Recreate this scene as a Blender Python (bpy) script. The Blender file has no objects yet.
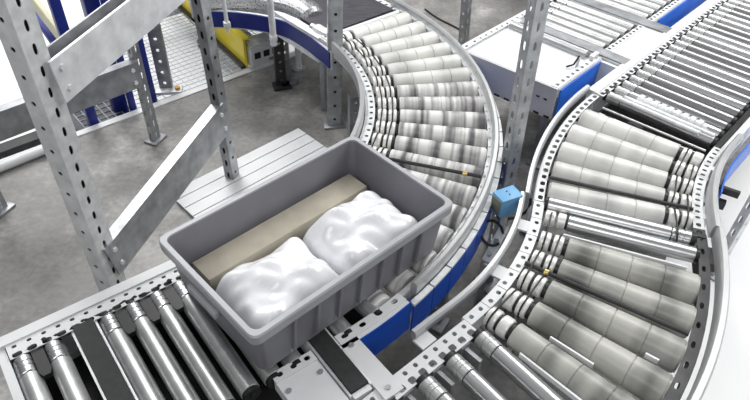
import bpy, bmesh, math, random
from mathutils import Vector, Matrix
random.seed(4)
S = 1.35            # metres per plan unit
ZF = -0.30          # floor level in plan units (0 = roller axis level)
C = bpy.context.scene.collection
PI = math.pi
R = math.radians
sin, cos = math.sin, math.cos

def W(x, y, z=0.0):
    return Vector((x * S, y * S, (z - ZF) * S))

# ------------------------------------------------------------------ camera
F_, T_, RO = 639.3, 41.97, 2.19
cd = bpy.data.cameras.new('camera')
cam = bpy.data.objects.new('camera', cd); C.objects.link(cam)
cd.sensor_width = 36; cd.lens = F_ / 750 * 36; cd.clip_start = 0.02
cam.matrix_world = Matrix.Translation(W(0, 0, 1.0)) @ Matrix.Rotation(R(90 - T_), 4, 'X') @ Matrix.Rotation(R(RO), 4, 'Z')
bpy.context.scene.camera = cam

# ------------------------------------------------------------------ materials
def nt(name):
    m = bpy.data.materials.new(name); m.use_nodes = True
    n = m.node_tree
    return m, n, n.nodes['Principled BSDF']

def mat(name, col, rough=.5, metal=0., noise=0., nscale=8., spec=.5, rnoise=0., bump=0., stretch=None, coat=0.):
    m, n, b = nt(name)
    b.inputs['Base Color'].default_value = (*col, 1)
    b.inputs['Roughness'].default_value = rough
    b.inputs['Metallic'].default_value = metal
    b.inputs['Specular IOR Level'].default_value = spec
    b.inputs['Coat Weight'].default_value = coat
    if noise or rnoise or bump:
        tc = n.nodes.new('ShaderNodeTexCoord')
        nz = n.nodes.new('ShaderNodeTexNoise'); nz.inputs['Scale'].default_value = nscale
        nz.inputs['Detail'].default_value = 5
        if stretch:
            mp = n.nodes.new('ShaderNodeMapping'); mp.inputs['Scale'].default_value = stretch
            n.links.new(tc.outputs['Object'], mp.inputs[0]); n.links.new(mp.outputs[0], nz.inputs[0])
        else:
            n.links.new(tc.outputs['Object'], nz.inputs[0])
        if noise:
            rp = n.nodes.new('ShaderNodeValToRGB')
            rp.color_ramp.elements[0].position = .32; rp.color_ramp.elements[1].position = .68
            rp.color_ramp.elements[0].color = (*[max(0, c * (1 - noise)) for c in col], 1)
            rp.color_ramp.elements[1].color = (*[min(1, c * (1 + noise * .6)) for c in col], 1)
            n.links.new(nz.outputs[0], rp.inputs[0]); n.links.new(rp.outputs[0], b.inputs['Base Color'])
        if rnoise:
            mr = n.nodes.new('ShaderNodeMapRange')
            mr.inputs['To Min'].default_value = max(.02, rough - rnoise); mr.inputs['To Max'].default_value = rough + rnoise
            n.links.new(nz.outputs[0], mr.inputs[0]); n.links.new(mr.outputs[0], b.inputs['Roughness'])
        if bump:
            bp = n.nodes.new('ShaderNodeBump'); bp.inputs['Strength'].default_value = bump; bp.inputs['Distance'].default_value = .004
            n.links.new(nz.outputs[0], bp.inputs['Height']); n.links.new(bp.outputs[0], b.inputs['Normal'])
    return m

def sleeve_mat(name, lo, hi, rough, fine=7):
    """polymer roller sleeve: grime rings along its length, different on each roller"""
    m, n, b = nt(name)
    tc = n.nodes.new('ShaderNodeTexCoord'); oi = n.nodes.new('ShaderNodeObjectInfo')
    sx = n.nodes.new('ShaderNodeSeparateXYZ'); n.links.new(tc.outputs['Object'], sx.inputs[0])
    mu = n.nodes.new('ShaderNodeMath'); mu.operation = 'MULTIPLY_ADD'; mu.inputs[1].default_value = 1.0
    n.links.new(sx.outputs[0], mu.inputs[0])
    m2 = n.nodes.new('ShaderNodeMath'); m2.operation = 'MULTIPLY'; m2.inputs[1].default_value = 37.0
    n.links.new(oi.outputs['Random'], m2.inputs[0]); n.links.new(m2.outputs[0], mu.inputs[2])
    nz = n.nodes.new('ShaderNodeTexNoise'); nz.noise_dimensions = '1D'; nz.inputs['Scale'].default_value = fine; nz.inputs['Detail'].default_value = 2
    n.links.new(mu.outputs[0], nz.inputs['W'])
    n2 = n.nodes.new('ShaderNodeTexNoise'); n2.inputs['Scale'].default_value = 14; n2.inputs['Detail'].default_value = 6
    n.links.new(tc.outputs['Object'], n2.inputs[0])
    ad = n.nodes.new('ShaderNodeMath'); ad.operation = 'MULTIPLY_ADD'; ad.inputs[1].default_value = .35
    n.links.new(n2.outputs[0], ad.inputs[0]); n.links.new(nz.outputs[0], ad.inputs[2])
    rp = n.nodes.new('ShaderNodeValToRGB')
    rp.color_ramp.elements[0].position = .5; rp.color_ramp.elements[1].position = .78
    rp.color_ramp.elements[0].color = (*lo, 1); rp.color_ramp.elements[1].color = (*hi, 1)
    n.links.new(ad.outputs[0], rp.inputs[0]); n.links.new(rp.outputs[0], b.inputs['Base Color'])
    b.inputs['Roughness'].default_value = rough
    return m

M = {}
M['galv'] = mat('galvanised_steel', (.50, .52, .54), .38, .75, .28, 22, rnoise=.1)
M['galv_dark'] = mat('dull_and_shaded_galvanised', (.34, .35, .37), .45, .7, .3, 18, rnoise=.1)
M['galv_light'] = mat('bright_and_lit_galvanised', (.78, .80, .82), .4, .2, .18, 20, rnoise=.08)
M['white'] = mat('white_painted_steel', (.66, .675, .69), .38, 0, .06, 9)
M['white_worn'] = mat('worn_and_lit_white_steel', (.72, .74, .75), .42, .2, .18, 30)
M['rail'] = mat('rail_aluminium', (.50, .51, .52), .34, .5, .08, 12)
M['chrome'] = mat('chrome_steel', (.60, .61, .62), .31, 1.)
M['satin'] = mat('satin_steel', (.60, .61, .61), .36, .8, .15, 4, stretch=(5, .05, .05))
M['steel_dark'] = mat('dull_roller_steel', (.34, .34, .35), .32, 1.)
M['hub'] = mat('zinc_hub', (.80, .80, .78), .38, .3)
M['sleeve'] = sleeve_mat('grey_white_sleeve', (.17, .17, .16), (.46, .46, .43), .34)
M['sleeve_white'] = sleeve_mat('white_sleeve', (.48, .48, .465), (.66, .66, .64), .34)
M['sleeve_grimy'] = sleeve_mat('streaked_sleeve', (.13, .125, .135), (.70, .70, .69), .34, 24)
M['black'] = mat('black_rubber', (.012, .012, .013), .45, 0, .2, 20)
M['dark'] = mat('dark_steel', (.045, .045, .048), .4, .5, .3, 20)
M['darkflange'] = mat('dark_grey_flange', (.05, .05, .053), .42, .4, .3, 20)
M['tray_and_shade'] = mat('black_tray_and_shade', (.018, .018, .02), .6)
M['belt'] = mat('dark_belt', (.05, .048, .06), .5, 0, .45, 9, stretch=(2, 9, 1))
M['pad'] = mat('ribbed_pad_belt', (.018, .019, .020), .6, 0, .3, 60)
M['blue'] = mat('blue_paint', (.004, .075, .46), .35, 0, .14, 10)
M['blue_lit'] = mat('lit_blue_paint', (.02, .16, .72), .4, 0, .12, 14)  # same blue paint, lightened where stronger light falls on it
M['navy'] = mat('navy_paint', (.006, .018, .20), .4, 0, .15, 10)
M['yellow'] = mat('yellow_paint', (.92, .74, .04), .4, 0, .06, 10)
M['cream'] = mat('cream_paint', (.82, .80, .60), .5, 0, .06, 10)
M['sensor'] = mat('light_blue_housing', (.17, .40, .66), .4, 0, .08, 20)
M['lens'] = mat('smoky_lens', (.20, .21, .15), .15)
M['brass'] = mat('brass', (.72, .55, .22), .3, .9)
M['tote'] = mat('grey_tote_plastic', (.20, .20, .225), .42, 0, .08, 10)
M['tote_rim'] = mat('pale_tote_plastic', (.40, .41, .44), .4, 0, .06, 10)
M['card'] = mat('beige_cardboard', (.40, .37, .30), .7, 0, .15, 14)
M['film'] = mat('white_plastic_film', (.84, .85, .88), .25, 0, .08, 7, bump=.35, coat=.5)
M['paper'] = mat('printed_paper', (.55, .53, .54), .4, 0, .5, 9)
M['orange'] = mat('orange_bolt_cap', (.75, .35, .05), .5)
M['lav'] = mat('lavender_grey_steel', (.50, .50, .52), .42, 0, .08, 10)
M['floorwhite'] = mat('white_and_overlit_floor', (.86, .87, .88), .45, 0, .03, 3)
M['wire'] = mat('grey_wire', (.40, .43, .50), .45, .5)

def floor_mat():
    m, n, b = nt('concrete')
    tc = n.nodes.new('ShaderNodeTexCoord')
    a = n.nodes.new('ShaderNodeTexNoise'); a.inputs['Scale'].default_value = 1.9; a.inputs['Detail'].default_value = 8; a.inputs['Roughness'].default_value = .62
    n.links.new(tc.outputs['Object'], a.inputs[0])
    rp = n.nodes.new('ShaderNodeValToRGB'); e = rp.color_ramp.elements
    e[0].position = .30; e[0].color = (.075, .074, .071, 1); e[1].position = .72; e[1].color = (.60, .59, .575, 1)
    k = rp.color_ramp.elements.new(.5); k.color = (.20, .196, .19, 1)
    n.links.new(a.outputs[0], rp.inputs[0])
    s = n.nodes.new('ShaderNodeTexNoise'); s.inputs['Scale'].default_value = 45; s.inputs['Detail'].default_value = 6
    n.links.new(tc.outputs['Object'], s.inputs[0])
    mx = n.nodes.new('ShaderNodeMix'); mx.data_type = 'RGBA'; mx.blend_type = 'OVERLAY'; mx.inputs[0].default_value = .45
    n.links.new(rp.outputs[0], mx.inputs[6]); n.links.new(s.outputs[0], mx.inputs[7])
    n.links.new(mx.outputs[2], b.inputs['Base Color'])
    mr = n.nodes.new('ShaderNodeMapRange'); mr.inputs['To Min'].default_value = .28; mr.inputs['To Max'].default_value = .55
    n.links.new(a.outputs[0], mr.inputs[0]); n.links.new(mr.outputs[0], b.inputs['Roughness'])
    return m
M['floor'] = floor_mat()

# ------------------------------------------------------------------ object helpers
def thing(name, label, cat, loc=None, rotz=0, group=None):
    o = bpy.data.objects.new(name, None); C.objects.link(o)
    o.empty_display_size = .05
    if loc is not None:
        o.location = loc
    o.rotation_euler = (0, 0, rotz)
    o['label'] = label; o['category'] = cat
    if group: o['group'] = group
    return o

def tag(o, label, cat, group=None):
    o['label'] = label; o['category'] = cat
    if group: o['group'] = group
    return o

def obj(name, bm, m, parent=None, smooth=True, solid=0., local=False):
    """one mesh object; world-space vertices unless local"""
    bmesh.ops.remove_doubles(bm, verts=bm.verts, dist=1e-6)
    bmesh.ops.recalc_face_normals(bm, faces=bm.faces)
    me = bpy.data.meshes.new(name); bm.to_mesh(me); bm.free()
    me.materials.append(m)
    if smooth and not solid:
        for p in me.polygons: p.use_smooth = True
        try: me.set_sharp_from_angle(angle=R(38))
        except Exception: pass
    o = bpy.data.objects.new(name, me); C.objects.link(o)
    if parent is not None:
        o.parent = parent
        if not local:
            o.matrix_parent_inverse = chain(parent).inverted()
    elif not local:
        pass
    if solid:
        md = o.modifiers.new('thickness', 'SOLIDIFY'); md.thickness = solid; md.offset = 0
    return o

def chain(o):
    m = o.matrix_basis.copy()
    p = o
    while p.parent is not None:
        m = p.parent.matrix_basis @ p.matrix_parent_inverse @ m if False else p.matrix_parent_inverse @ m
        p = p.parent
        m = p.matrix_basis @ m
    return m

def box(bm, c, size, mtx=None, bev=0.):
    """box with centre c and full size, optional 3x3/4x4 matrix applied around c"""
    r = bmesh.ops.create_cube(bm, size=1)
    vs = r['verts']
    for v in vs:
        v.co = Vector((v.co.x * size[0], v.co.y * size[1], v.co.z * size[2]))
    if bev:
        es = list({e for v in vs for e in v.link_edges})
        rb = bmesh.ops.bevel(bm, geom=es, offset=bev, segments=2, profile=.5, affect='EDGES')
        vs = list({v for f in rb['faces'] for v in f.verts} | {v for v in vs if v.is_valid})
    for v in vs:
        p = v.co
        if mtx is not None: p = mtx.to_3x3() @ p
        v.co = p + Vector(c)

def lathe(bm, p0, p1, prof, n=28):
    """prof: list of (t in 0..1 along the axis, radius in metres)"""
    p0, p1 = Vector(p0), Vector(p1)
    ax = (p1 - p0); L = ax.length; ax.normalize()
    up = Vector((0, 0, 1)) if abs(ax.z) < .9 else Vector((1, 0, 0))
    u = ax.cross(up).normalized(); v = ax.cross(u)
    rings = []
    for t, r in prof:
        c = p0 + ax * (L * t)
        rings.append([bm.verts.new(c + (u * cos(2 * PI * i / n) + v * sin(2 * PI * i / n)) * r) for i in range(n)])
    for a, b in zip(rings, rings[1:]):
        for i in range(n):
            bm.faces.new((a[i], a[(i + 1) % n], b[(i + 1) % n], b[i]))
    bm.faces.new(rings[0]); bm.faces.new(rings[-1])

def cyl(bm, p0, p1, r, n=20):
    lathe(bm, p0, p1, [(0, r), (1, r)], n)

def tube(bm, pts, r, n=8, closed=False):
    pts = [Vector(p) for p in pts]
    k = len(pts); rings = []
    for i, p in enumerate(pts):
        a = pts[(i - 1) % k] if (closed or i > 0) else p
        b = pts[(i + 1) % k] if (closed or i < k - 1) else p
        t = (b - a).normalized()
        up = Vector((0, 0, 1)) if abs(t.z) < .95 else Vector((1, 0, 0))
        u = t.cross(up).normalized(); v = t.cross(u)
        rings.append([bm.verts.new(p + (u * cos(2 * PI * j / n) + v * sin(2 * PI * j / n)) * r) for j in range(n)])
    for i in range(k if closed else k - 1):
        a, b = rings[i], rings[(i + 1) % k]
        for j in range(n):
            bm.faces.new((a[j], a[(j + 1) % n], b[(j + 1) % n], b[j]))
    if not closed:
        bm.faces.new(rings[0]); bm.faces.new(rings[-1])

def prism(bm, pts2, z0, z1):
    """plan polygon in plan units, extruded between two plan heights"""
    a = [bm.verts.new(W(x, y, z0)) for x, y in pts2]
    b = [bm.verts.new(W(x, y, z1)) for x, y in pts2]
    n = len(a)
    bm.faces.new(a); bm.faces.new(b)
    for i in range(n):
        bm.faces.new((a[i], a[(i + 1) % n], b[(i + 1) % n], b[i]))

def B(): return bmesh.new()

# ------------------------------------------------------------------ plan paths
class Path:
    def __init__(s, p, h):
        s.seg = []; s.p = Vector(p); s.h = h; s.L = 0; s.marks = [0]
    def line(s, L):
        s.seg.append(('l', s.L, L, s.p.copy(), s.h)); s.p = s.p + Vector((cos(s.h), sin(s.h))) * L; s.L += L; s.marks.append(s.L); return s
    def arc(s, r, d):         # d in radians, + = left turn
        sg = 1 if d > 0 else -1
        c = s.p + Vector((-sin(s.h), cos(s.h))) * r * sg
        s.seg.append(('a', s.L, r * abs(d), c, s.h, r, sg)); s.h += d
        s.p = c + Vector((sin(s.h), -cos(s.h))) * r * sg; s.L += r * abs(d); s.marks.append(s.L); return s
    def at(s, q):
        for g in s.seg:
            if q <= g[1] + g[2] or g is s.seg[-1]: break
        if q < 0: g = s.seg[0]
        d = q - g[1]
        if g[0] == 'l' or q < 0:
            h = g[4]; return g[3] + Vector((cos(h), sin(h))) * d, h
        h = g[4] + g[6] * d / g[5]
        return g[3] + Vector((sin(h), -cos(h))) * g[5] * g[6], h
    def xy(s, q, w):          # w to the right of travel
        p, h = s.at(q)
        return p + Vector((sin(h), -cos(h))) * w
    def P(s, q, w, z): 
        p = s.xy(q, w); return W(p.x, p.y, z)

def sweep(bm, path, s0, s1, prof, step=.03):
    """closed profile [(w,z)...] carried along the path"""
    n = max(1, int(math.ceil((s1 - s0) / step)))
    cuts = sorted(set([s0 + (s1 - s0) * i / n for i in range(n + 1)] + [m for m in path.marks if s0 < m < s1]))
    rings = [[bm.verts.new(path.P(q, w, z)) for w, z in prof] for q in cuts]
    k = len(prof)
    for a, b in zip(rings, rings[1:]):
        for i in range(k):
            bm.faces.new((a[i], a[(i + 1) % k], b[(i + 1) % k], b[i]))
    bm.faces.new(rings[0]); bm.faces.new(rings[-1])

def rect(w0, w1, z0, z1): return [(w0, z0), (w1, z0), (w1, z1), (w0, z1)]

def perf(bm, f, s0, s1, w0, w1, pitch, hl, hw, wc, sq=1.0, skip=None):
    """strip with a real hole in every cell; f(s,w) gives the point"""
    n = max(1, round((s1 - s0) / pitch)); d = (s1 - s0) / n
    for i in range(n):
        a, b = s0 + i * d, s0 + (i + 1) * d; m = (a + b) / 2
        ou = []
        cor = [(b, w1), (a, w1), (a, w0), (b, w0)]
        for j in range(4):
            p, q = cor[j], cor[(j + 1) % 4]
            for t in (0, 1 / 3, 2 / 3):
                ou.append((p[0] + (q[0] - p[0]) * t, p[1] + (q[1] - p[1]) * t))
        vo = [bm.verts.new(f(*o)) for o in ou]
        if skip and skip(i):
            bm.faces.new(vo); continue
        vi = []
        for j in range(12):
            an = PI / 4 + j * PI / 6
            c_, s_ = cos(an), sin(an)
            cs = math.copysign(abs(c_) ** sq, c_); sn = math.copysign(abs(s_) ** sq, s_)
            vi.append(bm.verts.new(f(m + hl * cs, wc + hw * sn)))
        for j in range(12):
            bm.faces.new((vo[j], vo[(j + 1) % 12], vi[(j + 1) % 12], vi[j]))

def flange(bm, path, s0, s1, w0, w1, z, pitch, hl, hw, wc, sq=.8):
    perf(bm, lambda s, w: path.P(s, w, z), s0, s1, w0, w1, pitch, hl, hw, wc, sq)

# ------------------------------------------------------------------ roller prototypes (local +X is the roller axis, origin at the inner end)
def seams(t0, t1, r0, r1, k, dip):
    """profile of a run of k sleeves with narrow seams between"""
    pr = []
    g = .0032
    for i in range(k):
        a = t0 + (t1 - t0) * i / k; b = t0 + (t1 - t0) * (i + 1) / k
        ra = r0 + (r1 - r0) * i / k; rb = r0 + (r1 - r0) * (i + 1) / k
        e = .0025
        pr += [(a + g, ra - dip), (a + g, ra - .0008), (a + g + e, ra), (b - g - e, rb), (b - g, rb - .0008), (b - g, rb - dip)]
    return pr

class Kit:
    def __init__(s): s.items = []
    def add(s, name, bm, m, lvl): s.items.append((name, bm, m, lvl))

def place_rollers(parent, kit, frames, cache={}):
    """kit: [(name, mesh)...] first is the roller itself, the rest its sub-parts; frames: list of world matrices"""
    inv = chain(parent).inverted()
    for fm in frames:
        r = kit[0].copy(); C.objects.link(r); r.parent = parent; r.matrix_parent_inverse = Matrix()
        r.matrix_basis = inv @ fm
        for sub in kit[1:]:
            c = sub.copy(); C.objects.link(c); c.parent = r; c.matrix_parent_inverse = Matrix(); c.matrix_basis = Matrix()

def proto(name, bm, m, smooth=True):
    bmesh.ops.recalc_face_normals(bm, faces=bm.faces)
    me = bpy.data.meshes.new(name); bm.to_mesh(me); bm.free(); me.materials.append(m)
    for p in me.polygons: p.use_smooth = True
    try: me.set_sharp_from_angle(angle=R(13.5))
    except Exception: pass
    return bpy.data.objects.new(name, me)          # never linked itself, only its copies

RS = .0185          # straight roller radius, plan units

def loop_belt(x, r1, r2, dx, dy, dz, rr=.0028):
    """round drive belt around hub at (x,0,0) and the next hub at (x+dx,dy,dz), local metres"""
    a = Vector((x, 0, 0)); b = Vector((x + dx, dy, dz)); e = Vector((0, dy, dz)).normalized()
    u = Vector((0, -e.z, e.y))
    bm = B(); pts = []
    for i in range(9):
        t = PI / 2 + PI * i / 8
        pts.append(a + (e * cos(t) + u * sin(t)) * r1)
    for i in range(9):
        t = -PI / 2 + PI * i / 8
        pts.append(b + (e * cos(t) + u * sin(t)) * r2)
    tube(bm, pts, rr, 6, closed=True)
    return bm

def taper_kit(rin, rout, pitch_deg, mat_sleeve, fat=.38, k=4):
    """tapered curve roller on a radial axis from rin to rout; the axis dips so its top line stays level"""
    L = (rout - rin) * S
    kf = R(pitch_deg) * fat
    R0 = .0222 * S; top = .0235 * S
    hb = .064 / (rout - rin)
    ra = kf * (rin + .064) * S; rb = kf * rout * S
    kit = []
    bm = B()
    pr = [(hb, ra * .75)] + seams(hb, .985, ra, rb, k, .0030) + [(.992, rb - .004), (.992, rb * .6)]
    lathe(bm, (0, 0, 0), (L, 0, 0), pr, 32)
    for v in bm.verts:
        t = v.co.x / L
        v.co.z += top - (ra + (rb - ra) * (t - hb) / (1 - hb))
    kit.append(proto('roller', bm, mat_sleeve))
    zh = top - ra + .0
    for i, (a, b) in enumerate(((.004, .027), (.033, .055))):
        bm = B()
        x0, x1 = a * S, b * S; q = .0022
        lathe(bm, (x0, 0, 0), (x1, 0, 0), [(0, R0 * .6), (0, R0 - 2 * q), (.06, R0 - .5 * q), (.16, R0), (.84, R0), (.94, R0 - .5 * q), (1, R0 - 2 * q), (1, R0 * .6)], 32)
        kit.append(proto('hub', bm, M['hub']))
    bm = B(); cyl(bm, (-.012 * S, 0, 0), (L + .012 * S, 0, top - rb), .0075, 12)
    kit.append(proto('axle', bm, M['dark']))
    bm = B(); lathe(bm, (.027 * S, 0, 0), (.0645 * S, 0, -.0008), [(0, R0 * .82), (1, R0 * .82)], 20)
    kit.append(proto('collar', bm, M['black']))
    return kit, R0

def belt_for(rin, rx, pitch_deg, R0, sgn):
    a = R(pitch_deg); x = (rx - rin) * S
    # next hub in local frame of this roller (rotation about the curve centre at x=-rin)
    nx = rx * S * cos(a) - rin * S; ny = rx * S * sin(a) * sgn
    return proto('drive_belt', loop_belt(x, R0 + .0015, R0 + .0015, nx - x, ny, 0), M['black'])

def straight_kit(L, m, heads=True, headmat='chrome', flip=False, r=RS, groove=True):
    Lm = L * S; r = r * S
    q = .0016
    hl = .045 / L
    kit = []
    bm = B()
    t0 = hl + .006 if heads else .012
    pr = [(t0, r * .7), (t0, r - q), (t0 + .004, r), (.988, r), (.992, r - q), (.992, r * .7)]
    lathe(bm, (0, 0, 0), (Lm, 0, 0), pr, 32)
    if flip:
        for v in bm.verts: v.co.x = Lm - v.co.x
    kit.append(proto('roller', bm, m))
    if heads:
        bm = B()
        lathe(bm, (0, 0, 0), (hl * Lm, 0, 0), [(.10, r * .7), (.10, r - q), (.14, r), (.40, r), (.42, r - .0016), (.47, r - .0016), (.49, r), (.64, r), (.66, r - .0016), (.71, r - .0016), (.73, r), (.97, r), (1., r - q), (1., r * .7)], 32)
        if flip:
            for v in bm.verts: v.co.x = Lm - v.co.x
        kit.append(proto('drive_head', bm, M[headmat]))
    bm = B()
    lathe(bm, (-.010 * S, 0, 0), (Lm + .010 * S, 0, 0), [(0, .0075), (.012, .0075), (.012, r * .9), (.04, r * .9), (.96, r * .9), (.988, r * .9), (.988, .0075), (1, .0075)], 20)
    kit.append(proto('axle', bm, M['black']))
    return kit

def frame_at(path, s, w0, z=0., ang=0.):
    """local +X along the right-hand normal of the path at s, origin at offset w0"""
    p, h = path.at(s)
    n = h - PI / 2 + ang
    q = p + Vector((sin(h), -cos(h))) * w0
    return Matrix.Translation(W(q.x, q.y, z)) @ Matrix.Rotation(n, 4, 'Z')

def frame_from_right(path, s, w1, z=0.):
    """local +X pointing to the left from offset w1 (inner end on the right)"""
    p, h = path.at(s)
    q = p + Vector((sin(h), -cos(h))) * w1
    return Matrix.Translation(W(q.x, q.y, z)) @ Matrix.Rotation(h + PI / 2, 4, 'Z')

def leg_part(parent, x, y, ztop, h, w=.035, m='galv_dark', name='support_leg'):
    """perforated channel leg with a splayed foot"""
    mz = Matrix.Rotation(h, 4, 'Z')
    bm = B()
    def f(u, s_):
        def g(q, ww):
            p = mz @ Vector((ww, 0, 0)) if u == 0 else mz @ Vector((s_ * w / 2, ww + w * .0, 0))
            return W(x + p.x, y + p.y, q)
        return g
    perf(bm, f(0, 0), ZF + .012, ztop, -w / 2, w / 2, .035, .006, .006, 0)
    for s_ in (-1, 1):
        bm2 = [bm.verts.new(f(1, s_)(q, ww)) for q, ww in ((ZF + .012, 0), (ZF + .012, w * .6), (ztop, w * .6), (ztop, 0))]
        bm.faces.new(bm2)
    o = obj(name, bm, M[m], parent, solid=.003)
    bm = B()
    box(bm, W(x, y, ZF + .006), (w * 1.9 * S, w * 1.5 * S, .012 * S), mz, .003)
    a = obj('foot', bm, M[m], o)
    return o

# ================================================================== LEFT LINE
H0 = R(38.5)
CL = Vector((-.65, 1.459)); RI = .645; LW = .300       # roller band: RI .. RI+LW
st = CL + Vector((sin(H0), -cos(H0))) * RI
LP = Path(st - Vector((cos(H0), sin(H0))) * 1.0, H0).line(1.0).arc(RI, R(133) - H0).line(1.6)
L0, L1 = LP.marks[1], LP.marks[2]
def lp(s): return L0 + s          # s measured from the tangent point

# ---- straight transfer section
lst = thing('straight_roller_conveyor', 'straight steel roller section with dark belt pads at bottom left, in front of the rack', 'conveyor', LP.P(lp(-.2), LW / 2, ZF))
bm = B()
sweep(bm, LP, lp(-.517), lp(.04), rect(-.045, -.022, -.075, .022))
sweep(bm, LP, lp(-.517), lp(.04), rect(-.022, -.004, -.075, -.060))
sr = obj('side_rail', bm, M['white'], lst)
bm = B(); flange(bm, LP, lp(-.50), lp(.04), -.022, -.004, .017, .026, .0045, .0035, -.0135)
flange(bm, LP, lp(-.50), lp(.04), -.004, .012, .017, .026, .0085, .0055, .0065, .6)
obj('hole_strip', bm, M['white'], sr, solid=.003)
# far side: frame pieces between and beside the transfer gaps
bm = B()
sweep(bm, LP, lp(-.01), lp(.105), rect(LW + .018, LW + .034, -.02, .012))
sweep(bm, LP, lp(-.01), lp(.018), rect(LW + .018, .462, -.02, .012))
sr2 = obj('side_rail', bm, M['white'], lst)
bm = B(); flange(bm, LP, lp(-.008), lp(.105), LW + .003, LW + .026, .0135, .027, .005, .005, LW + .013)
obj('hole_strip', bm, M['white'], sr2, solid=.003)
bm = B(); sweep(bm, LP, lp(-.145), lp(-.06), rect(LW + .018, .452, -.015, .012))
br = obj('bridge_plate', bm, M['white'], lst)
bm = B(); flange(bm, LP, lp(-.145), lp(-.06), LW + .003, LW + .026, .0135, .028, .006, .005, LW + .013)
obj('hole_strip', bm, M['white'], br, solid=.003)
for s_, w_ in ((.005, LW + .036), (.005, .445), (-.07, LW + .05), (-.135, LW + .05)):
    bm = B(); p = LP.xy(lp(s_), w_); cyl(bm, W(p.x, p.y, .011), W(p.x, p.y, .0145), .007, 12)
    obj('screw', bm, M['galv'], lst)
bm = B(); sweep(bm, LP, lp(-.50), lp(.10), rect(-.02, LW + .02, -.085, -.075))
obj('gap_shade_sheet', bm, M['tray_and_shade'], lst)  # black sheet added below so gaps between rollers read as shade
bm = B(); sweep(bm, LP, lp(-.517), lp(-.502), rect(-.045, LW + .10, -.05, .014))
obj('end_plate', bm, M['white'], lst)
bm = B(); sweep(bm, LP, lp(.018), lp(.108), rect(LW + .030, LW + .036, -.075, .011))
obj('side_cover', bm, M['blue'], lst)
# pads
for s_, wf in ((-.372, LW + .03), (-.033, LW + .118)):
    bm = B(); sweep(bm, LP, lp(s_ - .0185), lp(s_ + .0185), rect(.005, wf, -.01, .0185))
    pd = obj('belt_pad', bm, M['pad'], lst)
    bm = B()
    for e_ in (-1, 1): sweep(bm, LP, lp(s_ + e_ * .0215 - .002), lp(s_ + e_ * .0215 + .002), rect(.003, wf + .004, -.03, .014))
    obj('pad_edge', bm, M['galv_light'], pd)
    bm = B(); sweep(bm, LP, lp(s_ - .0185), lp(s_ + .0185), rect(wf + .001, wf + .012, -.03, .012))
    obj('pad_end', bm, M['white_worn'], pd)
# rollers
kit = straight_kit(LW, M['satin'])
ss = [-.483, -.431, -.329, -.281, -.233, -.186, -.140, -.094, .013, .062]
place_rollers(lst, kit, [frame_at(LP, lp(s_), .008) for s_ in ss])
# black tongues between roller heads and the belt running along them
for a, b in ((-.483, -.431), (-.329, -.281), (-.281, -.233), (-.233, -.186), (-.186, -.140), (-.14, -.094), (.013, .062)):
    m_ = (a + b) / 2; bm = B()
    prism(bm, [LP.xy(lp(m_ + a_), w_) for a_, w_ in ((-.0105, .0), (.0105, .0), (.0105, .066), (.006, .076), (-.006, .076), (-.0105, .066))], .002, .014)
    obj('finger_guard', bm, M['black'], lst)
bm = B(); tube(bm, [LP.P(lp(-.50 + .6 * i / 60), .004 + .004 * sin(i * .8), .010 + .006 * abs(sin(i * 1.3))) for i in range(61)], .006, 8)
obj('drive_cord', bm, M['black'], lst)
for s_ in (-.30, .03):
    for w_ in (-.02, LW + .0):
        p = LP.xy(lp(s_), w_); leg_part(lst, p.x, p.y, -.08, H0)

# ---- curve
lcv = thing('curved_roller_conveyor', 'left curved roller conveyor with tapered streaked rollers and blue outer skirt', 'conveyor', W(CL.x + .79, CL.y, ZF))
a0, a1 = L0 + .085, L1 - .012
bm = B()
sweep(bm, LP, lp(.105), L1, rect(LW + .001, LW + .012, -.075, .006))
sr = obj('side_rail', bm, M['white'], lcv)
bm = B()
n_ = 22
for i in range(n_):            # outer flange plates with a slit between neighbours
    q0 = lp(.11) + (L1 - lp(.11)) * i / n_; q1 = lp(.11) + (L1 - lp(.11)) * (i + 1) / n_
    sweep(bm, LP, q0 + .0015, q1 - .0015, rect(LW + .027, LW + .040, -.006, .0))
obj('flange_plate', bm, M['white_worn'], sr)
bm = B()
for i in range(n_):
    q0 = lp(.11) + (L1 - lp(.11)) * i / n_; q1 = lp(.11) + (L1 - lp(.11)) * (i + 1) / n_
    sweep(bm, LP, q0 + .0008, q1 - .0008, rect(LW + .036, LW + .040, -.085, -.0065))
obj('side_cover', bm, M['blue'], lcv)
bm = B(); pr = [(LW + .011, .004), (LW + .013, .000), (LW + .024, .000), (LW + .027, .006), (LW + .027, .028), (LW + .023, .033), (LW + .015, .033), (LW + .011, .028)]
sweep(bm, LP, lp(.125), L1 + .03, pr, .02)
gd = obj('guard_rail', bm, M['rail'], lcv)
# clips on the inner lip next to every roller end
bm = B(); flange(bm, LP, a0, a1, LW + .000, LW + .011, .0075, .0274, .004, .003, LW + .0045)
obj('hole_strip', bm, M['white_worn'], sr, solid=.003)
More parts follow.
